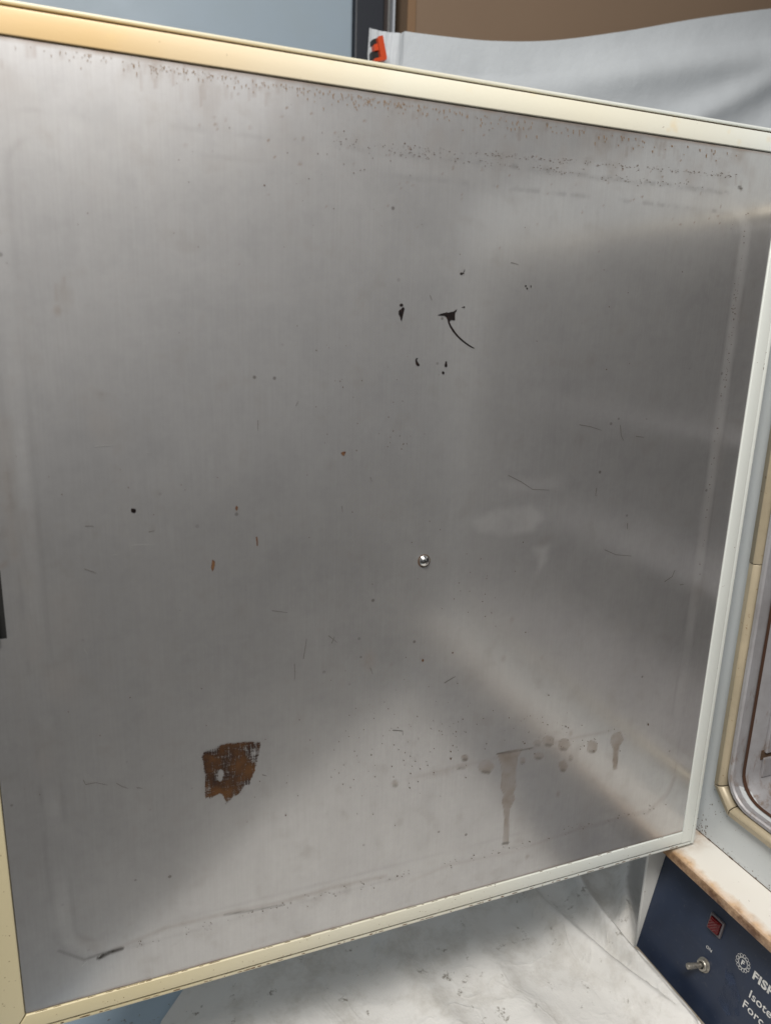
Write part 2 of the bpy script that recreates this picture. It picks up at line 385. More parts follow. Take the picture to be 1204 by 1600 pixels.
# outer lip of the door skin, beyond a dark groove
bm = bmesh.new(); add_box(bm, (-0.5938, -0.0006, 0.6153), (0.0180, 0.003, 0.6173), 0.0006)
add_box(bm, (0.0138, -0.0008, -0.0180), (0.0180, 0.003, 0.6152), 0.0008)
add_box(bm, (-0.5938, -0.0008, -0.0182), (0.0136, 0.003, -0.0150), 0.0008)
bm_obj('outer_lip', bm, M['rail'], door, True)
bm = bmesh.new()
add_box(bm, (-0.593, 0.0012, 0.6137), (0.0137, 0.0019, 0.6153)); add_box(bm, (0.0125, 0.0008, -0.0149), (0.0137, 0.0018, 0.6141)); add_box(bm, (-0.593, 0.0004, -0.0149), (0.0124, 0.0018, -0.0131))
bm_obj('groove', bm, M['gap'], door)

rr = NT('rail_rust').set(color=(0.13, 0.065, 0.028), rough=0.8).m
bm = bmesh.new()
def chip(x, z, l, w, ang=0.0, y=-0.00235):
    n_ = 8; u = Vector((math.cos(ang), 0, math.sin(ang))); w_ = Vector((-math.sin(ang), 0, math.cos(ang)))
    pts = [Vector((x, y, z)) + u*(l*math.cos(2*math.pi*k/n_)*random.uniform(0.7, 1.2)) + w_*(w*math.sin(2*math.pi*k/n_)*random.uniform(0.6, 1.3)) for k in range(n_)]
    add_prism(bm, pts, (0, 0.0003, 0))
for _ in range(300):
    x = -0.565 + 0.565*random.random()**1.3
    z = random.choice((-0.0130, -0.0129, -0.0009, -0.0131, -0.0165)); chip(x, z, random.uniform(0.0004, 0.0030), random.uniform(0.00015, 0.0005), y=-0.0010 if z == -0.0165 else -0.0017)
for _ in range(40): chip(random.uniform(-0.57, -0.05), random.uniform(-0.012, -0.002), random.uniform(0.0001, 0.0004), random.uniform(0.0001, 0.0003))
for _ in range(26): chip(random.uniform(-0.590, -0.575), random.uniform(0.0, 0.25), random.uniform(0.0001, 0.0006), random.uniform(0.0001, 0.0004), y=-0.0023)
for _ in range(60): chip(0.0128+random.gauss(0, 0.0003), random.uniform(-0.01, 0.6), random.uniform(0.0002, 0.0014), 0.00012, math.pi/2, y=-0.0012)
o = bm_obj('rail_rust', bm, rr, door); o['kind'] = 'stuff'

# --- phillips screw
sc = onY(661, 875)
bm = bmesh.new()
prof = [(0.0042, -0.0012), (0.0042, -0.0018), (0.0040, -0.0026), (0.0033, -0.0036), (0.0022, -0.0043), (0.0008, -0.0046), (0.0, -0.0046)]
add_lathe(bm, prof, (sc.x, 0, sc.z), (0, 1, 0), 32)
chrome = NT('bright_screw_metal').set(color=(0.75, 0.75, 0.74), metal=1.0, rough=0.16).m
screw = bm_obj('screw', bm, chrome, door, True)
bm = bmesh.new()
for k in range(2):
    a = math.radians(38 + 90*k); u = Vector((math.cos(a), 0, math.sin(a))); w = Vector((-math.sin(a), 0, math.cos(a)))
    c = Vector((sc.x, -0.00475, sc.z)); pts = [c + u*(0.0019*s) + w*(0.00045*t) for s, t in ((-1,-0.5),(0,-1),(1,-0.5),(1,0.5),(0,1),(-1,0.5))]
    add_prism(bm, [p + Vector((0, 0.00003*k, 0)) for p in pts], (0, 0.0009, 0))
bm_obj('screw_recess', bm, M['black'], door)
bm = bmesh.new(); add_lathe(bm, [(0.0049, -0.0010), (0.0049, -0.00165), (0.0043, -0.0017)], (sc.x, 0, sc.z - 0.0003), (0, 1, 0), 24)
bm_obj('screw_seat', bm, M['gap'], door)

# --- crisp marks lying on the steel: thin films with real outlines
def film(name, outlines, mat, lift=0.00022, parent=door, label=None, kind=None):
    bm = bmesh.new()
    for pts in outlines:
        vs = []
        for p in pts:
            c = onY(*p); vs.append(bm.verts.new((c.x, -0.0012 - lift - surf(c.x, c.z), c.z)))
        try: f = bm.faces.new(vs)
        except ValueError: continue
        f.normal_update()
        if f.normal.y > 0: f.normal_flip()
    bmesh.ops.triangulate(bm, faces=bm.faces)
    r = bmesh.ops.extrude_face_region(bm, geom=list(bm.faces))
    bmesh.ops.translate(bm, verts=[e for e in r['geom'] if isinstance(e, bmesh.types.BMVert)], vec=(0, -0.00008, 0))
    o = bm_obj(name, bm, mat, parent, False, label)
    if kind: o['kind'] = kind
    return o
def surf(x, z):
    i = int(round((x - XMIN)/(XMAX-XMIN)*(NX-1))); j = int(round((z-ZMIN)/(ZMAX-ZMIN)*(NZ-1)))
    i = max(0, min(NX-1, i)); j = max(0, min(NZ-1, j)); return max(0.0, -(yy[j, i] + 0.0012)) + 0.0
tar = NT('black_brown_tar'); tar.set(color=tar.mix(tar.ramp(tar.noise(600, 3), 0.5, 0.7), (0.006, 0.004, 0.004), (0.022, 0.009, 0.006)), rough=0.30); tar.bump(tar.noise(900, 3), 0.3, 0.0005)
def blob(cx, cy, rx, ry, n=12, j=0.18, rot=0.0):
    out = []
    for k in range(n):
        a = 2*math.pi*k/n; s = 1 + random.uniform(-j, j); x = rx*math.cos(a)*s; y = ry*math.sin(a)*s
        out.append((cx + x*math.cos(rot) - y*math.sin(rot), cy + x*math.sin(rot) + y*math.cos(rot)))
    return out
def stroke(pts, w0, w1):
    L, R = [], []
    for i, p in enumerate(pts):
        a = pts[max(0, i-1)]; b = pts[min(len(pts)-1, i+1)]; dx, dy = b[0]-a[0], b[1]-a[1]; l = math.hypot(dx, dy) or 1
        w = w0 + (w1-w0)*i/(len(pts)-1); L.append((p[0]-dy/l*w, p[1]+dx/l*w)); R.append((p[0]+dy/l*w, p[1]-dx/l*w))
    return L + R[::-1]
def z4(x, y): return (560 + x*0.2492, 400 + y*0.2492)
film('tar_mark', [[z4(*p) for p in ((488,371),(510,361),(540,354),(548,350),(552,356),(572,350),(590,347),(602,338),(610,331),(606,346),(598,357),(597,376),(598,400),(590,403),(578,400),(568,404),(564,412),(570,428),(580,446),(596,470),(616,496),(640,519),(668,542),(696,562),(720,576),(716,579),(690,567),(660,547),(632,525),(608,501),(584,473),(566,444),(556,420),(550,396),(544,384),(532,374),(510,373))]], tar.m, label='black tar mark shaped like a ray with a long curved tail')
film('tar_mark', [[z4(*p) for p in ((245,345),(254,335),(262,332),(268,322),(276,320),(283,330),(279,342),(276,356),(270,380),(264,408),(259,400),(255,380),(246,364))], [z4(*p) for p in blob(262,307,11,10)]], tar.m, label='small pointed black drip with a dot above it')
film('tar_mark', [[z4(*p) for p in ((350,655),(353,642),(362,637),(367,641),(360,646),(361,656),(368,668),(377,680),(374,688),(362,688),(354,678))]], tar.m, label='small black comma-shaped mark')
film('tar_mark', [[z4(*p) for p in blob(541,682,8,14)], [z4(*p) for p in blob(543,664,5,6)]], tar.m)
film('tar_mark', [[z4(*p) for p in blob(524,731,8,9)]], tar.m)
film('tar_mark', [[z4(*p) for p in blob(638,111,8,8)], [z4(*p) for p in blob(650,108,4,6)], [z4(*p) for p in stroke([(652,100),(657,92),(657,84)],2,1)]], tar.m)
film('tar_mark', [[z4(*p) for p in blob(1040,188,5,6)], [z4(*p) for p in blob(1048,203,4,6)], [z4(*p) for p in blob(1072,190,3,8)]], tar.m)
film('tar_mark', [[z4(*p) for p in blob(645,322,4,3)], [z4(*p) for p in blob(655,320,5,6)]], tar.m)
film('tar_mark', [blob(208,797,4.2,3.6)], tar.m, label='small dark brown spot')
rs = NT('brown_rust_film'); rs.set(color=rs.mix(rs.ramp(rs.noise(500, 4), 0.4, 0.65), (0.07, 0.025, 0.010), (0.14, 0.075, 0.03)), rough=0.7)
film('rust_spot', [[(331,873),(335,876),(335,882),(333,889),(331,892),(329,886),(330,880)]], rs.m)
film('rust_spot', [[(531,707),(535,705),(539,705),(538,708),(536,712),(533,710)]], rs.m)
film('rust_spot', [blob(369,793,2.2,3.6)], rs.m)
film('rust_spot', [stroke([(400,838),(401,846),(401,852)],1.2,0.8)], rs.m)
film('rust_spot', [blob(288, 193*1.0, 1.6, 1.6)], rs.m) if False else None
film('rust_spot', [blob(659,1031,1.5,2.4)], rs.m)
# tape residue: woven brown patch with a clean oval in it
tp = NT('brown_tape_residue')
def tex(scale_vec, rot, sc_): return tp.noise(sc_, 3, 0.6, tp.map(scale_vec, (0, rot, 0)))
warp = tex((1, 1, 0.10), 0.13, 900); weft = tex((0.16, 1, 1), 0.13, 850); big = tp.noise(60, 4, 0.6); fine = tp.noise(1100, 2, 0.6)
x_, y_, z_ = tp.sep()
e_ = tp.attr('edge')
cov = tp.math('ADD', tp.math('MULTIPLY', warp, 0.45), tp.math('MULTIPLY', weft, 0.35)); cov = tp.math('ADD', cov, tp.math('MULTIPLY', fine, 0.3))
cov = tp.math('ADD', cov, tp.math('MULTIPLY', big, 0.35)); cov = tp.math('ADD', cov, tp.math('MULTIPLY', e_, 0.195))
al = tp.ramp(cov, 0.80, 0.90)
tp.set(color=tp.mix(tp.ramp(big, 0.42, 0.62), (0.020, 0.007, 0.003), (0.078, 0.032, 0.007)), rough=0.45, alpha=al)
def z5(x, y): return (280 + x*0.31561, 1100 + y*0.31546)
OUT = [z5(*p) for p in ((106,262),(112,232),(150,216),(165,208),(200,198),(240,186),(290,184),(345,178),(404,181),(402,215),(392,262),(382,310),(365,350),(350,398),(320,412),(298,440),(270,455),(250,475),(226,500),(215,455),(195,440),(160,462),(120,468),(122,400),(120,340),(116,290))]
HOLE = [z5(*p) for p in ((194,334),(200,322),(210,324),(213,345),(207,368),(200,378),(194,368))]
P3 = [onY(*p) for p in OUT]; H3 = [onY(*p) for p in HOLE]
def pin(P, x, z):
    c = False
    for a, b in zip(P, P[1:]+P[:1]):
        if (a.z > z) != (b.z > z) and x < (b.x-a.x)*(z-a.z)/(b.z-a.z)+a.x: c = not c
    return c
def pdist(P, x, z):
    best = 9
    for a, b in zip(P, P[1:]+P[:1]):
        L = (b.x-a.x)**2+(b.z-a.z)**2+1e-12; t = max(0, min(1, ((x-a.x)*(b.x-a.x)+(z-a.z)*(b.z-a.z))/L))
        best = min(best, math.hypot(x-a.x-t*(b.x-a.x), z-a.z-t*(b.z-a.z)))
    return best
st = 0.0007; bx0, bx1 = min(p.x for p in P3)-0.002, max(p.x for p in P3)+0.002; bz0, bz1 = min(p.z for p in P3)-0.002, max(p.z for p in P3)+0.002
nx, nz = int((bx1-bx0)/st)+1, int((bz1-bz0)/st)+1
vs, ev = [], []
for j in range(nz):
    for i in range(nx):
        x, z = bx0+i*st, bz0+j*st; s = pdist(P3, x, z)*(1 if pin(P3, x, z) else -1); h = pdist(H3, x, z)*(-1 if pin(H3, x, z) else 1)
        vs.append((x, -0.00155-surf(x, z), z)); low = 1.0 - 0.55*max(0, min(1, (bz0+0.020-z)/0.020)) - 0.35*max(0, min(1, (x-(bx1-0.018))/0.018))
        ev.append(max(-2.0, min(1, s/0.0016+0.15, h/0.0008))*low if min(s, h) > 0 else -2.0)
fs = [(j*nx+i, j*nx+i+1, (j+1)*nx+i+1, (j+1)*nx+i) for j in range(nz-1) for i in range(nx-1) if max(ev[j*nx+i], ev[j*nx+i+1], ev[(j+1)*nx+i+1], ev[(j+1)*nx+i]) > -1]
me = mesh('tape_residue', vs, fs); a = me.attributes.new('edge', 'FLOAT', 'POINT'); a.data.foreach_set('value', ev)
link('tape_residue', me, tp.m, door, False, 'square patch of brown woven tape residue with a small clean oval in it')
# scratches (dark and bright), specks: too many and too small to pick apart
scr = NT('dark_scratch').set(color=(0.15, 0.14, 0.13), rough=0.5, metal=0.3).m
lines = [[(473,1028),(478,997)],[(512,992),(526,1003)],[(517,1004),(521,994)],[(459,1036),(460,1050),(459,1062)],[(424,953),(448,956)],[(533,790),(534,800)],[(577,1042),(581,1052)],
 [(903,663),(920,666),(938,672)],[(967,664),(968,680),(972,688)],[(991,681),(1004,683)],[(792,742),(812,752),(830,764),(856,765)],[(930,762),(928,774)],[(693,1066),(706,1058),(710,1056)],
 [(942,858),(960,866),(984,868)],[(1036,908),(1048,900),(1052,890)],[(1060,913),(1066,912)],[(130,1217),(134,1224),(150,1221),(168,1225)],[(182,1222),(190,1227),(200,1230)],[(213,1229),(222,1230)],
 [(132,888),(150,894)],[(133,821),(146,821)],[(670,461),(673,469)],[(796,410),(808,413)],[(461,634),(465,626)],[(402,656),(402,672)],[(409,1209),(416,1211)],[(577,745),(580,752)],[(232,830),(241,828)],[(612,1140),(628,1141),(628,1148)],[(978,817),(978,826)]]
film('scratches', [stroke(l, 0.5, 0.25) for l in lines], scr, 0.0002, label='short dark scratches', kind='stuff')
bs = NT('bright_scratch').set(color=(0.5, 0.5, 0.49), rough=0.35, metal=0.6).m
lines = [[(206,851),(242,850)],[(176,866),(184,866)],[(131,1012),(137,1022)],[(128,1508),(136,1500)],[(154,1494),(158,1488)],[(228,706),(237,707)],[(148,697),(178,695)]] + [[(x, y), (x+random.uniform(-14,14), y+random.uniform(-14,14))] for x, y in []]
film('bright_scratches', [stroke(l, 0.28, 0.12) for l in lines], bs, 0.0002, kind='stuff', label='fine bright scratches')
sp = []
for cx, cy, sx, sy, n in ((560,640,60,60,26),(620,670,14,34,20),(720,910,55,45,34),(770,1140,90,26,80),(600,1170,60,45,50),(880,1150,60,18,34),(640,1220,60,30,26),(250,1150,160,120,22),(500,300,300,120,40),(560,130,240,26,0),(160,720,120,160,22),(860,480,120,80,10),(420,1210,60,50,14),(690,1050,60,40,14),(560,232,70,14,20),(300,230,160,50,16)):
    for _ in range(int(n*0.8)):
        s = random.uniform(0.35, 0.85) * (1.6 if random.random() < 0.08 else 1); sp.append(blob(random.gauss(cx, sx), random.gauss(cy, sy), s, s*random.uniform(0.9, 1.5), 7, 0.3))
for a_, b_, n_, sd_ in (((640,231),(1150,276),190,2.2),((600,238),(1100,293),120,2.6),((520,222),(700,240),30,3),((1165,330),(1128,620),40,3),((1150,420),(1090,900),40,3),((200,1478),(640,1362),70,4),((690,1352),(1040,1255),50,4)):
    for _ in range(n_):
        k_ = random.random(); px_ = a_[0]+(b_[0]-a_[0])*k_+random.gauss(0, 1); py_ = a_[1]+(b_[1]-a_[1])*k_+random.gauss(0, sd_); s_ = random.uniform(0.25, 0.65)
        sp.append(blob(px_, py_, s_*random.uniform(1, 2.2), s_, 7, 0.3))
sp = [b for b in sp if XMIN+0.004 < onY(*b[0]).x < XMAX-0.004 and 0.004 < onY(*b[0]).z < 0.597]
tk = []
for _ in range(330):
    px = random.choice((random.uniform(20, 560), random.gauss(265, 60), random.uniform(500, 1150), random.gauss(560, 90), random.gauss(720, 120)))
    if not 8 < px < 1185: continue
    yt = 61 + px*0.1535 - 4.2*math.sin(math.pi*px/1204)*0.0
    dy = 2 + abs(random.gauss(0, 7)) + (12 if random.random() < 0.12 else 0); ln = random.uniform(1.0, 5.5)
    tk.append(stroke([(px, yt+dy), (px+0.15, yt+dy+ln*0.5), (px+0.2, yt+dy+ln)], random.uniform(0.35, 0.9), 0.25))
tk = [b for b in tk if onY(*b[0]).z < 0.599 and onY(*b[0]).x < -0.004]
film('rust_drips', tk, NT('tan_rust_drip').set(color=(0.20, 0.125, 0.065), rough=0.7).m, 0.00018, kind='stuff', label='tiny brown rust drips under the top rail')
film('specks', sp, NT('speck').set(color=(0.085, 0.052, 0.035), rough=0.7).m, 0.00018, kind='stuff', label='tiny dark rust specks')

# ------------------------------------------------------------------ oven cabinet
FX = 0.040                     # plane of the enamelled front face
Y0, Y1 = 0.042, -0.612         # left and right side of the cabinet
CZ0, CZ1 = 0.040, 0.555        # gasket opening
CY0, CY1 = -0.014, -0.532
def rr_pts(ya, yb, za, zb, rad, n=6):
    """rounded rectangle outline (y,z); ya > yb"""
    out = []
    for cy, cz, a0 in ((ya-rad, za+rad, -90), (ya-rad, zb-rad, 0), (yb+rad, zb-rad, 90), (yb+rad, za+rad, 180)):
        for k in range(n+1):
            a = math.radians(a0 + 90*k/n); out.append((cy + rad*math.cos(a), cz + rad*math.sin(a)))
    return out
# front face with the cavity opening, roof and sides
bm = bmesh.new()
inner = rr_pts(CY0-0.002, CY1+0.002, CZ0+0.002, CZ1-0.002, 0.030)
n = len(inner)
outer = []
for (y, z) in inner:      # project outwards onto the cabinet rectangle
    cy, cz = (CY0+CY1)/2, (CZ0+CZ1)/2; dy, dz = y-cy, z-cz
    k = min(((Y0-cy)/dy if dy > 0 else (Y1-cy)/dy) if abs(dy) > 1e-6 else 99, ((0.655-cz)/dz if dz > 0 else (-0.0215-cz)/dz) if abs(dz) > 1e-6 else 99)
    outer.append((cy+dy*k, cz+dz*k))
for c in ((Y0, -0.0215), (Y0, 0.655), (Y1, 0.655), (Y1, -0.0215)):   # snap to the corners
    i = min(range(n), key=lambda i: math.hypot(outer[i][0]-c[0], outer[i][1]-c[1])); outer[i] = c
add_loft(bm, [[(0.10, y, z) for y, z in outer], [(FX+0.002, y, z) for y, z in outer], [(FX, y*0.998, z) for y, z in outer], [(FX, y, z) for y, z in inner], [(FX+0.03, y, z) for y, z in inner]], True, False)
bm_obj('front_face', bm, M['body'], oven, False)
bm = bmesh.new()
add_box(bm, (0.0405, Y0-0.0015, -0.19), (0.55, Y0+0.001, 0.6535)); add_box(bm, (0.0405, Y1+0.0015, -0.19), (0.55, Y1-0.001, 0.6535)); add_box(bm, (0.10, Y1+0.002, 0.652), (0.55, Y0-0.002, 0.654)); add_box(bm, (0.548, Y1+0.002, -0.19), (0.55, Y0-0.002, 0.651))
bm_obj('cabinet_shell', bm, M['body'], oven)

# ledge under the opening, rust along its front edge
led = NT('rusting_white_enamel'); x, y, z = led.sep()
nz_ = led.noise(45, 4, 0.6); near = led.ramp(led.math('ADD', x, led.ramp(nz_, 0.3, 0.7, -0.004, 0.004)), -0.0060, 0.0040, 1, 0)
c = led.mix(led.ramp(led.noise(8, 4), 0.3, 0.7, 0, 0.35), (0.74, 0.73, 0.70), (0.66, 0.60, 0.50))
c = led.mix(led.math('MULTIPLY', led.ramp(near, 0.0, 0.8), 0.8), c, (0.50, 0.30, 0.13))
r3 = led.math('MULTIPLY', near, led.ramp(led.noise(140, 4, 0.65), 0.52, 0.72, 0, 0.6))
c = led.mix(r3, c, (0.10, 0.032, 0.012))
c = led.mix(led.math('MULTIPLY', led.ramp(x, -0.0056, -0.0030, 1, 0), led.ramp(led.noise(60, 5, 0.7), 0.38, 0.62, 0.35, 0.95)), c, (0.085, 0.035, 0.016))
yf = led.math('MULTIPLY', led.ramp(y, -0.012, 0.02), led.ramp(led.noise(70, 4, 0.6), 0.38, 0.62, 0.15, 0.95))
c = led.mix(yf, c, (0.34, 0.20, 0.09))
c = led.mix(led.ramp(led.noise(210, 4, 0.7), 0.69, 0.73, 0, 0.7), c, (0.12, 0.07, 0.04))
led.set(color=c, rough=0.35); led.bump(led.noise(400, 3), 0.1, 0.0006)
bm = bmesh.new()
prof = [(0.0405, -0.0222), (0.0035, -0.0224), (-0.0022, -0.0232), (-0.0050, -0.0252), (-0.0060, -0.0290), (-0.0055, -0.0335), (-0.0030, -0.0360), (-0.0020, -0.0350), (-0.0035, -0.0320), (-0.0035, -0.0290), (0.0, -0.0265), (0.0405, -0.0262)]
add_loft(bm, [[(px, yy_, pz) for px, pz in prof] for yy_ in np.linspace(Y0+0.002, Y1-0.002, 40)])
bm_obj('ledge', bm, led.m, oven, True, 'white enamel ledge with an orange-brown rusted front edge')
# dark seam with grime between ledge and front face
bm = bmesh.new()
for k in range(46):
    ya = 0.030 - k*0.0135; 
    if random.random() < 0.35: add_box(bm, (FX-0.0007*random.uniform(0.4,1), ya, -0.02218), (FX+0.0004, ya-random.uniform(0.001, 0.005), -0.0210))
add_box(bm, (FX-0.0003, Y0-0.004, -0.02215), (FX+0.0004, Y1+0.004, -0.0214))
o = bm_obj('seam_grime', bm, M['gap'], oven); o['kind'] = 'stuff'
# grime specks on the front face and ledge
bm = bmesh.new()
def patch(y, z, r, x=FX-0.0003):
    pts = [(x, y + r*math.cos(a)*random.uniform(0.6, 1.3), z + r*math.sin(a)*random.uniform(0.6, 1.5)) for a in [k*math.pi/3.5 for k in range(7)]]
    bm.faces.new([bm.verts.new(p) for p in pts])
for _ in range(26): patch(random.gauss(0.012, 0.008), random.gauss(-0.016, 0.006), random.uniform(0.0002, 0.0008))
for _ in range(16): patch(random.gauss(-0.005, 0.012), random.gauss(0.012, 0.012), random.uniform(0.0002, 0.0007))
for _ in range(60): patch(random.uniform(-0.1, 0.03), random.uniform(-0.02, 0.04), random.uniform(0.0001, 0.0004))
for _ in range(24): patch(random.uniform(-0.1, 0.02), -0.0205+abs(random.gauss(0,0.002)), random.uniform(0.0002, 0.0006))
o = bm_obj('chips', bm, NT('chip').set(color=(0.10, 0.06, 0.035), rough=0.8).m, oven); o['kind'] = 'stuff'

# gasket: tan strip of folded metal in eight pieces round the opening
gk = NT('tan_gasket_enamel'); n1 = gk.noise(30, 4); 
c = gk.mix(gk.ramp(n1, 0.3, 0.7), (0.36, 0.31, 0.22), (0.45, 0.385, 0.27))
c = gk.mix(gk.ramp(gk.noise(180, 4, 0.7), 0.64, 0.70, 0, 0.8), c, (0.17, 0.09, 0.04))
gk.set(color=c, rough=0.42, metal=0.15); gk.bump(gk.noise(300, 2), 0.08, 0.0006)
GO = dict(y0=0.0010, y1=-0.547, z0=0.0225, z1=0.573); ch = 0.0215
def oct_ring(inset, x):
    y0, y1, z0, z1 = GO['y0']-inset, GO['y1']+inset, GO['z0']+inset, GO['z1']-inset; k = ch - inset*0.586
    return [(x, y0, z0+k), (x, y0, z1-k), (x, y0-k, z1), (x, y1+k, z1), (x, y1, z1-k), (x, y1, z0+k), (x, y1+k, z0), (x, y0-k, z0)]
GP = [(0.0, 0.0402), (0.0005, 0.0350), (0.0018, 0.0325), (0.0072, 0.0302), (0.0084, 0.0297), (0.0098, 0.0302), (0.0122, 0.0322), (0.0130, 0.0345), (0.0130, 0.0430)]
rings = [oct_ring(a, b) for a, b in GP]
for k in range(8):
    a, b = k, (k+1) % 8
    ra = [Vector(r_[a]) for r_ in rings]; rb = [Vector(r_[b]) for r_ in rings]
    dirv = (rb[0]-ra[0]).normalized()*0.0003
    if k % 2 == 0 and (rb[0]-ra[0]).length > 0.3:   # the long sides are made of two lengths
        t = 0.445 if k == 0 else 0.5; mid = [p.lerp(q_, t) for p, q_ in zip(ra, rb)]
        pairs = [(ra, mid), (mid, rb)]
    else: pairs = [(ra, rb)]
    for pa, pb in pairs:
        bm = bmesh.new(); wob = random.uniform(-0.0004, 0.0004); L = [p+dirv+Vector((wob,0,0)) for p in pa]; R = [p-dirv+Vector((wob,0,0)) for p in pb]
        L2 = [p + dirv*2 + Vector((-0.0004,0,0)) for p in L]; R2 = [p - dirv*2+ Vector((-0.0004,0,0)) for p in R]
        add_loft(bm, [L, L2, R2, R], False, False)
        o = bm_obj('gasket_strip', bm, gk.m, oven, True)
        sd = o.modifiers.new('thickness', 'SOLIDIFY'); sd.thickness = 0.0012; sd.offset = -1
bm = bmesh.new()
add_loft(bm, [oct_ring(0.0015, 0.0385), oct_ring(0.0145, 0.0385)], True, False)
bm_obj('gasket_backing', bm, M['gap'], oven)

# liner lip with rounded corners, then the cavity
lin = NT('grimy_grey_liner'); b1 = lin.noise(25, 5, 0.65); b2 = lin.noise(150, 5, 0.72, lin.map((1, 1, 0.35))); x, y, z = lin.sep()
c = lin.mix(lin.ramp(b1, 0.35, 0.7), (0.40, 0.40, 0.42), (0.31, 0.30, 0.31))
c = lin.mix(lin.ramp(lin.math('ADD', b2, lin.ramp(z, 0.055, 0.16, 0.10, 0.0)), 0.60, 0.76, 0, 0.7), c, (0.20, 0.14, 0.10))
lin.set(color=c, rough=0.48, metal=0.35); lin.bump(b2, 0.15, 0.0008)
bm = bmesh.new()
def ring_at(ins, x, rad, n=7): return [(x, yy_, zz) for yy_, zz in rr_pts(-0.0125-ins, -0.5335+ins, 0.0362+ins, 0.5590-ins, rad, n)]
add_loft(bm, [ring_at(0.0, 0.0455, 0.030), ring_at(0.0, 0.0345, 0.030), ring_at(0.0012, 0.0330, 0.029), ring_at(0.0042, 0.0330, 0.027), ring_at(0.0054, 0.0345, 0.026), ring_at(0.0060, 0.0520, 0.026)], True, False)
bm_obj('liner_lip', bm, lin.m, oven, True)
bm = bmesh.new()
add_loft(bm, [ring_at(0.0072, 0.0440, 0.025), ring_at(0.0072, 0.0480, 0.025), ring_at(0.0060, 0.0480, 0.025)], True, False)
bm_obj('liner_groove', bm, NT('dark_rust').set(color=(0.06, 0.025, 0.012), rough=0.8).m, oven)
bm = bmesh.new()
add_loft(bm, [ring_at(0.0065, 0.0480, 0.022), ring_at(0.0095, 0.0600, 0.022), ring_at(0.0095, 0.48, 0.022)], True, True)
o = bm_obj('cavity', bm, lin.m, oven, True)
me = o.data; bm = bmesh.new(); bm.from_mesh(me)
fr = [f for f in bm.faces if len(f.verts) > 8 and f.calc_center_median().x < 0.1]; bmesh.ops.delete(bm, geom=fr, context='FACES_ONLY'); bm.to_mesh(me); bm.free()
# removable panels on the near side wall and floor of the cavity, with open seams between
for (a, b) in (((0.064, -0.0222, 0.0860), (0.105, -0.0255, 0.530)), ((0.107, -0.0222, 0.0860), (0.47, -0.0255, 0.530)), ((0.064, -0.0222, 0.0600), (0.46, -0.0250, 0.0800))):
    bm = bmesh.new(); add_box(bm, a, b, 0.0006); bm_obj('liner_panel', bm, lin.m, oven)
bm = bmesh.new(); add_box(bm, (0.061, -0.0221, 0.0782), (0.46, -0.0229, 0.0878)); bm_obj('seam', bm, M['gap'], oven)
for zz in (0.2, 0.36):
    bm = bmesh.new(); add_box(bm, (0.09, -0.036, zz), (0.46, -0.515, zz+0.004))
    bm_obj('shelf', bm, lin.m, oven)

# ------------------------------------------------------------------ control panel (leans back at its top)
PB = Vector((0.0, 0, -0.168)); PT = Vector((0.0265, 0, -0.0435)); PV = (PT-PB).normalized(); PNn = Vector((-PV.z, 0, PV.x))   # outward
def pp(u, v, w=0.0): return Vector((0, -u, 0)) + PB + PV*v + PNn*w
blue = NT('navy_enamel'); n1 = blue.noise(22, 5, 0.6); n2 = blue.noise(260, 3, 0.6)
c = blue.mix(blue.ramp(n1, 0.35, 0.7), (0.014, 0.022, 0.045), (0.020, 0.032, 0.064))
c = blue.mix(blue.ramp(n2, 0.62, 0.70, 0, 0.35), c, (0.07, 0.075, 0.085))
sc1 = blue.noise(60, 4, 0.7, blue.map((1, 0.15, 1), (0.5, 0, 0)))
c = blue.mix(blue.ramp(sc1, 0.60, 0.75, 0, 0.35), c, (0.055, 0.065, 0.085))
blue.set(color=c, rough=blue.ramp(n1, 0.3, 0.7, 0.32, 0.55))
bm = bmesh.new(); add_prism(bm, [pp(-0.036, -0.0005), pp(0.604, -0.0005), pp(0.604, 0.128), pp(-0.036, 0.128)], -PNn*0.0015)
cp = bm_obj('control_panel', bm, blue.m, oven, False, 'sloping navy blue control panel with white lettering')
# bluer rubbed patch
bp = NT('rubbed_blue'); bp.set(color=(0.028, 0.046, 0.095), rough=0.5, alpha=bp.ramp(bp.noise(70, 4, 0.6), 0.36, 0.60, 0, 0.7))
bm = bmesh.new(); bm.faces.new([bm.verts.new(pp(u, v, 0.0003)) for u, v in ((0.064, 0.030), (0.078, 0.026), (0.088, 0.036), (0.084, 0.050), (0.078, 0.056), (0.070, 0.064), (0.062, 0.062), (0.066, 0.048))])
bm_obj('rubbed_patch', bm, bp.m, cp)
# cheek plate, base strip, underside
bm = bmesh.new(); add_box(bm, (0.0005, 0.0365, -0.185), (0.0405, Y0-0.002, -0.0265), 0.0008)
bm_obj('cheek_plate', bm, worn_paint('off_white_enamel', (0.60, 0.61, 0.61), rough=0.42, spots=0.7).m, oven, True)
bm = bmesh.new(); add_box(bm, (0.0005, Y1+0.002, -0.185), (0.0405, Y1+0.0075, -0.0265), 0.0008)
bm_obj('cheek_plate', bm, M['body'], oven, True)
bst = worn_paint('grimy_base_strip', (0.30, 0.27, 0.23), rough=0.5, amt=0.6, spots=0.6).m
bm = bmesh.new(); add_box(bm, (-0.0035, 0.036, -0.1795), (0.040, -0.604, -0.1690), 0.001)
bm_obj('base_strip', bm, bst, oven, True)
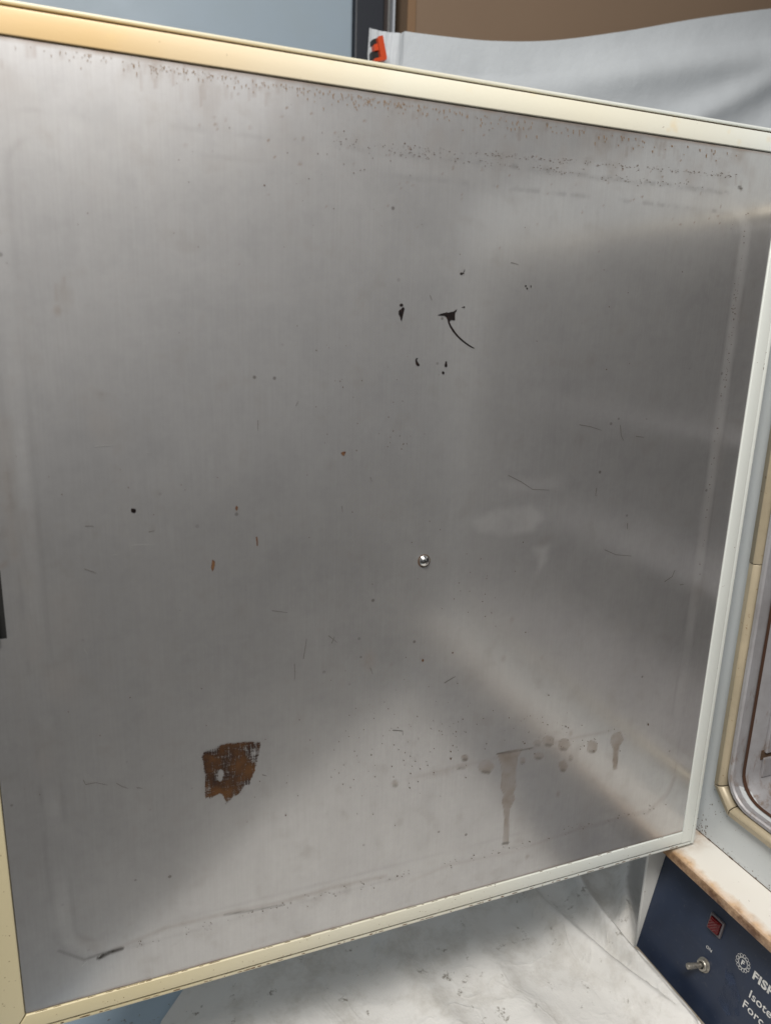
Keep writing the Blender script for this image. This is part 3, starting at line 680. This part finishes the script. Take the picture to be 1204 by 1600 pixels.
# toggle switch
zinc = NT('tarnished_nickel'); n1 = zinc.noise(500, 3)
zinc.set(color=zinc.mix(zinc.ramp(n1, 0.4, 0.7), (0.42, 0.40, 0.36), (0.22, 0.20, 0.17)), metal=0.75, rough=0.38)
TU, TV = 0.0415, 0.0470
bm = bmesh.new(); add_lathe(bm, [(0.0068, 0.0), (0.0068, 0.0010), (0.0062, 0.0013), (0.0062, 0.0020), (0.0056, 0.0022), (0.0056, 0.0040), (0.0050, 0.0046), (0.0034, 0.0046), (0.0034, 0.0010)], pp(TU, TV, 0.0), PNn, 36, False)
sw = bm_obj('toggle_switch', bm, zinc.m, oven, True)
bm = bmesh.new(); add_lathe(bm, [(0.0033, 0.0038), (0.0033, 0.0012)], pp(TU, TV, 0.0), PNn, 24); bm_obj('bushing_hole', bm, M['black'], sw)
ld = (PNn*0.92 + PV*(-0.16) + Vector((0, 1, 0))*0.20).normalized()
bm = bmesh.new(); add_lathe(bm, [(0.0022, 0.001), (0.0024, 0.006), (0.0029, 0.014), (0.0030, 0.0165), (0.0026, 0.0180), (0.0012, 0.0188), (0.0, 0.0189)], pp(TU, TV, 0.0), ld, 24)
bm_obj('toggle_lever', bm, zinc.m, sw, True)
# pilot lamp: dark bezel, red faceted lens
UL, VL = 0.0405, 0.0900
bz = NT('grey_bezel').set(color=(0.14, 0.13, 0.14), rough=0.4, metal=0.4).m
bm = bmesh.new()
h0, h1 = 0.0080, 0.0062
def sq(h, w): return [pp(UL-h, VL-h, w), pp(UL+h, VL-h, w), pp(UL+h, VL+h, w), pp(UL-h, VL+h, w)]
add_loft(bm, [sq(h0, 0.0), sq(h0, 0.0020), sq(h0-0.0006, 0.0026), sq(h1+0.0003, 0.0026), sq(h1, 0.0022), sq(h1, 0.0)], True, False)
lamp = bm_obj('pilot_lamp', bm, bz, oven)
rl = NT('red_lens').set(color=(0.085, 0.003, 0.005), rough=0.18, coat=0.5).m
bm = bmesh.new()
add_loft(bm, [sq(0.0058, 0.0008), sq(0.0058, 0.0038), sq(0.0046, 0.0062)], True, False)
k = 6; half = 0.0046; g_ = [[bm.verts.new(pp(UL-half+2*half*i/k, VL-half+2*half*j/k, 0.0062 + (0.00012 if (i+j) % 2 else 0))) for i in range(k+1)] for j in range(k+1)]
for j in range(k):
    for i in range(k): bm.faces.new((g_[j][i], g_[j][i+1], g_[j+1][i+1], g_[j+1][i]))
bm_obj('red_lens', bm, rl, lamp)
# lettering: thin raised print
ink = NT('worn_white_print'); ink.set(color=ink.mix(ink.ramp(ink.noise(420, 3), 0.50, 0.66, 0, 0.55), (0.62, 0.62, 0.60), (0.13, 0.15, 0.20)), rough=0.5)
PM = Matrix(((0, PV.x, PNn.x, 0), (-1, PV.y, PNn.y, 0), (0, PV.z, PNn.z, 0), (0, 0, 0, 1)))
def text(name, body, u, v, cap, bold=0.0, sx=1.0, space=1.0):
    cu = bpy.data.curves.new(name, 'FONT'); cu.body = body; cu.size = cap/0.70; cu.offset = bold; cu.extrude = 0.00006; cu.space_character = space
    cu.resolution_u = 6
    tmp = bpy.data.objects.new('tmp', cu); COL.objects.link(tmp)
    dg = bpy.context.evaluated_depsgraph_get(); dg.update()
    me = bpy.data.meshes.new_from_object(tmp.evaluated_get(dg)); bpy.data.objects.remove(tmp)
    P0 = pp(u, v, 0.00012)
    for vv in me.vertices: p = PM @ Vector((vv.co.x*sx, vv.co.y, vv.co.z)); vv.co = p + P0
    me.materials.clear()
    return link(name, me, ink.m, cp)
text('lettering', 'ON', 0.0372, 0.0630, 0.0027, 0.00003, 1.15)
text('lettering', 'FISHER', 0.0868, 0.0760, 0.0073, 0.00035, 1.18, 1.06)
text('lettering', 'Isotemp', 0.0893, 0.0585, 0.0072, 0.00008, 1.12, 1.05)
text('lettering', 'Forced', 0.0868, 0.0460, 0.0073, 0.00008, 1.12, 1.05)
EU, EV = 0.0753, 0.0802
text('emblem_letter', 'F', EU-0.0019, EV-0.0021, 0.0044, 0.00022, 1.15)
bm = bmesh.new()
def ring2(cu_, cv_, ra, rb, n=20):
    a = [bm.verts.new(pp(cu_+ra*math.cos(2*math.pi*k/n), cv_+ra*math.sin(2*math.pi*k/n), 0.00015)) for k in range(n)]
    b = [bm.verts.new(pp(cu_+rb*math.cos(2*math.pi*k/n), cv_+rb*math.sin(2*math.pi*k/n), 0.00015)) for k in range(n)]
    for k in range(n): bm.faces.new((a[k], a[(k+1)%n], b[(k+1)%n], b[k]))
ring2(EU, EV, 0.0043, 0.0047, 40)
for k in range(13):
    a = 2*math.pi*k/13 + 0.2; ring2(EU+0.0063*math.cos(a), EV+0.0063*math.sin(a), 0.0012, 0.00158, 16)
bm_obj('emblem', bm, ink.m, cp, False, 'round emblem, an F inside a ring of thirteen small circles')

# ------------------------------------------------------------------ white cloth: lies on the table, then hangs up behind
TZ = -0.180
cl = NT('dirty_white_cloth'); n1 = cl.noise(5, 5, 0.6); n2 = cl.noise(26, 6, 0.68); n3 = cl.noise(90, 4, 0.6)
x, y, z = cl.sep(); low = cl.ramp(z, -0.1, 0.3, 1, 0)
c = cl.mix(cl.ramp(n1, 0.3, 0.7, 0, 0.5), cl.mix(low, (0.72, 0.77, 0.82), (0.71, 0.705, 0.69)), cl.mix(low, (0.56, 0.60, 0.64), (0.60, 0.59, 0.565)))  # hanging part's cooler light is put into the colour as a bluer tint
c = cl.mix(cl.math('MULTIPLY', cl.ramp(n2, 0.47, 0.74, 0, 0.62), low), c, (0.38, 0.355, 0.31))
c = cl.mix(cl.math('MULTIPLY', cl.ramp(cl.noise(48, 5, 0.75), 0.62, 0.69, 0, 0.75), low), c, (0.14, 0.12, 0.09))
cl.set(color=c, rough=0.75)
cr = cl.math('ABSOLUTE', cl.math('SUBTRACT', cl.noise(16, 3, 0.5, dist=1.2), 0.5)); cr = cl.ramp(cr, 0.0, 0.05, 1.0, 0.0)
cl.bump(cl.math('ADD', cl.math('MULTIPLY', cr, cl.math('MULTIPLY', low, 0.5)), cl.math('ADD', n3, cl.math('MULTIPLY', n2, 1.5))), 0.40, 0.0018)
def ridge(X, Y, pts, amp, w):
    D = np.full(X.shape, 9.0)
    for a, b in zip(pts, pts[1:]):
        L = (b[0]-a[0])**2+(b[1]-a[1])**2; t = np.clip(((X-a[0])*(b[0]-a[0])+(Y-a[1])*(b[1]-a[1]))/L, 0, 1)
        D = np.minimum(D, np.hypot(X-a[0]-t*(b[0]-a[0]), Y-a[1]-t*(b[1]-a[1])))
    return amp*np.exp(-(D/w)**2)
NU, NV = 620, 640
YB = 0.78; Rr = 0.16
vv = np.linspace(0, 1, NV)[:, None] * np.ones((1, NU)); uu = np.linspace(0, 1, NU)[None, :] * np.ones((NV, 1))
# lower part: from the diagonal front edge to the bend
Xe = -0.62 + uu*1.45
front = np.where(Xe < 0.02, -0.645 - (Xe+0.02)*0.78, -0.66); front = np.maximum(front, -0.70)
left = -0.62
Lflat = (YB-Rr) - front; Lb = Rr*math.pi/2
def smooth_interp(x, xp, fp):
    c = np.polyfit(xp, fp, 5); return np.polyval(c, np.clip(x, xp[0], xp[-1]))
topz = smooth_interp(Xe, [-0.08, -0.002, 0.111, 0.219, 0.306, 0.438, 0.577, 0.732, 0.9], [0.917, 0.925, 0.927, 0.940, 0.959, 0.992, 1.028, 1.072, 1.12])
vert0 = TZ + Rr; Lv = topz - vert0
tot = Lflat + Lb + Lv; s = vv*tot
th = np.clip((s-Lflat)/Rr, 0, math.pi/2)
CX = Xe.copy()
CYy = np.where(s < Lflat, front + s, np.where(s < Lflat+Lb, YB-Rr+Rr*np.sin(th), YB))
CZz = np.where(s < Lflat, TZ, np.where(s < Lflat+Lb, TZ+Rr-Rr*np.cos(th), vert0 + (s-Lflat-Lb)))
flat = (s < Lflat+0.02)
def fold(px, amp, w, z=0.012):
    pts = [onZ(*p, TZ+z) for p in px]; return ridge(CX, CYy, [(p.x, p.y) for p in pts], amp, w)
h = fold([(760,1370),(800,1405),(830,1432),(880,1470),(960,1530),(1060,1600)], 0.023, 0.017)
h = np.maximum(h, fold([(880,1330),(905,1400),(925,1430),(960,1475),(1010,1535),(1075,1610)], 0.025, 0.014))
h = np.maximum(h, fold([(985,1330),(976,1390),(979,1440),(997,1500),(1040,1560),(1092,1610)], 0.024, 0.012))
h += fold([(500,1500),(560,1560),(640,1620)], 0.006, 0.020)
h += fold([(640,1420),(700,1500),(800,1600)], 0.007, 0.022)
def sn(X, Y, sd, sc_):
    r3 = np.random.default_rng(sd); o = 0
    for k in range(7):
        a = r3.uniform(0, 6.28); f = sc_*r3.uniform(0.5, 1.6); o = o + np.sin((X*math.cos(a)+Y*math.sin(a))*f + r3.uniform(0, 6.28) + 1.3*np.sin((X*math.sin(a)-Y*math.cos(a))*f*0.6))
    return o/7
h += 0.0030*np.abs(sn(CX, CYy, 2, 22)) + 0.0011*(1-np.abs(sn(CX, CYy, 4, 60)))**3 + 0.0004*sn(CX, CYy, 8, 190)
def S01(t): t = np.clip(t, 0, 1); return t*t*(3-2*t)
under = S01((CX+0.015)/0.011) * S01((0.075-CYy)/0.03) * (CYy > -0.63)
h = h*(1-under)
CZz = np.where(flat, CZz + h + 0.0005, CZz)
# the cloth rises against the cheek plate
# hanging part: slack folds fanning down from the upper right
hang = np.clip((s-Lflat-Lb*0.5)/0.15, 0, 1)
fz = CZz; q1 = (CX-0.9)*0.55 + (fz-1.1)*0.85
f1 = 0.020*np.exp(-((fz-(0.90+0.23*(CX-0.35)))/0.035)**2)*np.clip((CX-0.15)/0.3, 0, 1)
f2 = 0.016*np.exp(-((fz-(0.84+0.50*(CX-0.55)))/0.030)**2)*np.clip((CX-0.35)/0.25, 0, 1)
f3 = 0.014*np.exp(-((fz-(0.73+0.75*(CX-0.62)))/0.030)**2)*np.clip((CX-0.4)/0.25, 0, 1)
f4 = 0.010*sn(CX, fz*0.7, 12, 9) + 0.003*sn(CX, fz, 14, 30) + 0.0005*sn(CX, fz, 15, 80)
CYy = CYy - hang*(f1+f2+f3+f4) - hang*0.03*np.clip(1-(topz-fz)/0.05, 0, 1)*0.3
keepu = np.interp(CYy, [-0.7, -0.25, 0.0, 0.124, 0.155, 0.5, 0.78], [-0.60, -0.57, -0.52, -0.480, -0.454, -0.25, -0.06])
# slide the left border in, keeping the grid regular
wgt = np.clip((0.3-CX)/0.9, 0, 1); lb = -0.62
CX2 = np.where(CX < 0.0, keepu + (CX-lb)*(0.0-keepu)/(0.0-lb), CX)
top_cut = np.clip((CZz-0.5)/0.3, 0, 1)
CX2 = np.where((CZz > TZ+0.12) & (CX < 0.0), np.maximum(CX2, -0.0615 + (CX-lb)*(0.0615)/(0.62)), CX2)
co = np.stack([CX2, CYy, CZz], -1).reshape(-1, 3); idx = np.arange(NU*NV).reshape(NV, NU)
q = np.stack([idx[:-1,:-1], idx[:-1,1:], idx[1:,1:], idx[1:,:-1]], -1).reshape(-1, 4)
me = mesh('backdrop_cloth', co.tolist(), q.tolist())
cloth = link('backdrop_cloth', me, cl.m, None, True)
for p in cloth.data.polygons: p.use_smooth = True
cloth['label'] = 'dirty white cloth spread under the oven and hung up behind it'; cloth['category'] = 'cloth'

# ------------------------------------------------------------------ table top (pale blue, diagonal front edge) and floor
tb = worn_paint('pale_blue_table', (0.36, 0.46, 0.56), rough=0.45, amt=0.4, spots=0.64).m
bm = bmesh.new()
add_prism(bm, [(0.9, -0.72, TZ-0.004), (0.9, 0.95, TZ-0.004), (-0.95, 0.95, TZ-0.004), (-0.95, 0.12, TZ-0.004), (-0.02, -0.640, TZ-0.004), (0.03, -0.72, TZ-0.004)], (0, 0, -0.03))
tt = bm_obj('table', bm, tb, None); tt['label'] = 'pale blue painted table top under the white cloth'; tt['category'] = 'table'
fl = NT('dark_concrete'); fl.set(color=fl.mix(fl.noise(4, 5), (0.10, 0.098, 0.095), (0.15, 0.145, 0.14)), rough=0.7)
me = mesh('floor', [(-6,-6,-0.95),(6,-6,-0.95),(6,6,-0.95),(-6,6,-0.95)], [(0,1,2,3)])
o = link('floor', me, fl.m); o['kind'] = 'structure'

# ------------------------------------------------------------------ things standing behind the door
bc = worn_paint('blue_grey_cabinet', (0.33, 0.41, 0.49), rough=0.45, amt=0.25, spots=0.74).m
cab = thing('steel_cabinet', 'pale blue-grey steel cabinet behind the top left of the open door', 'cabinet', (-0.8, 1.1, -0.18))
bm = bmesh.new(); add_box(bm, (-1.7, 0.90, -0.176), (-0.046, 1.4, 1.6), 0.004); bm_obj('side_panel', bm, bc, cab)
navy = NT('dark_navy_post').set(color=(0.022, 0.026, 0.036), rough=0.5).m
bm = bmesh.new(); add_box(bm, (-0.046+0.0005, 0.888, -0.176), (0.006, 0.93, 1.6), 0.002); bm_obj('corner_post', bm, navy, cab)
bm = bmesh.new(); add_box(bm, (0.0065, 0.9, -0.176), (0.0180, 0.93, 1.6), 0.001); bm_obj('edge_trim', bm, NT('brown_black_trim').set(color=(0.045, 0.034, 0.033), rough=0.6).m, cab)
# perforated steel upright
up = thing('shelf_upright', 'perforated grey steel shelf upright beside the dark cabinet post', 'shelf post', (0.036, 0.95, -0.18))
gm = NT('galvanised_steel').set(color=(0.42, 0.42, 0.42), rough=0.45, metal=0.3).m
bm = bmesh.new(); add_box(bm, (0.020, 0.945, -0.176), (0.0385, 0.949, 1.6)); bm_obj('web', bm, gm, up)
bm = bmesh.new(); add_box(bm, (0.0387, 0.93, -0.176), (0.0430, 0.96, 1.6)); bm_obj('flange', bm, NT('pale_steel').set(color=(0.52, 0.56, 0.62), rough=0.4).m, up)
bm = bmesh.new()
for k in range(60):
    for xx in (0.0255, 0.0325): add_lathe(bm, [(0.0020, 0), (0.0020, 0.0006)], (xx, 0.9446, 0.90+k*0.0085 + (0.004 if xx > 0.03 else 0)), (0, -1, 0), 8)
o = bm_obj('perforations', bm, NT('hole').set(color=(0.12, 0.12, 0.12), rough=0.8).m, up); o['kind'] = 'stuff'
# brown cardboard box behind the cloth
cb = thing('cardboard_box', 'large brown cardboard box behind the hanging cloth', 'box', (0.7, 1.1, -0.18))
kr = NT('brown_cardboard'); kr.set(color=kr.mix(kr.noise(3, 4), (0.24, 0.168, 0.115), (0.285, 0.20, 0.135)), rough=0.8)
bm = bmesh.new(); add_box(bm, (0.068, 0.93, -0.176), (1.9, 1.5, 1.7), 0.004); bm_obj('front_panel', bm, kr.m, cb)
bm = bmesh.new(); add_box(bm, (0.066, 0.926, -0.170), (0.082, 0.9295, 1.69), 0.001); bm_obj('edge_fold', bm, NT('kraft_edge').set(color=(0.26, 0.16, 0.09), rough=0.8).m, cb)
wl = NT('dark_wall').set(color=(0.03, 0.022, 0.018), rough=0.8).m
me = mesh('wall', [(-4, 1.8, -0.95), (4, 1.8, -0.95), (4, 1.8, 3), (-4, 1.8, 3)], [(0, 1, 2, 3)]); o = link('wall', me, wl); o['kind'] = 'structure'
# orange spring clamp holding the cloth's corner
clp = thing('spring_clamp', 'orange spring clamp gripping the top left corner of the cloth', 'clamp', (-0.05, 0.75, 0.87))
orp = NT('orange_plastic').set(color=(0.62, 0.075, 0.02), rough=0.35).m; blk = NT('black_rubber').set(color=(0.012, 0.012, 0.012), rough=0.5).m
def P75(px, py, y=0.74): return onY(px, py, y)
bm = bmesh.new(); add_prism(bm, [P75(*p) for p in ((591,56),(598,54.5),(604.5,90),(603,93),(585,96),(585,91),(595,88),(590,58))], (0, 0.012, 0)); bm_obj('jaw', bm, orp, clp)
bm = bmesh.new(); add_prism(bm, [P75(*p, 0.745) for p in ((584,69),(590,67),(595,72),(594,77),(585,79))], (0, 0.012, 0)); bm_obj('pivot', bm, orp, clp)
bm = bmesh.new(); add_prism(bm, [P75(*p, 0.748) for p in ((582,61),(590,58),(592,67),(582,69))], (0, 0.012, 0)); add_prism(bm, [P75(*p, 0.748) for p in ((581,80),(594,78),(596,87),(581,92))], (0, 0.012, 0)); bm_obj('rubber_pad', bm, blk, clp)
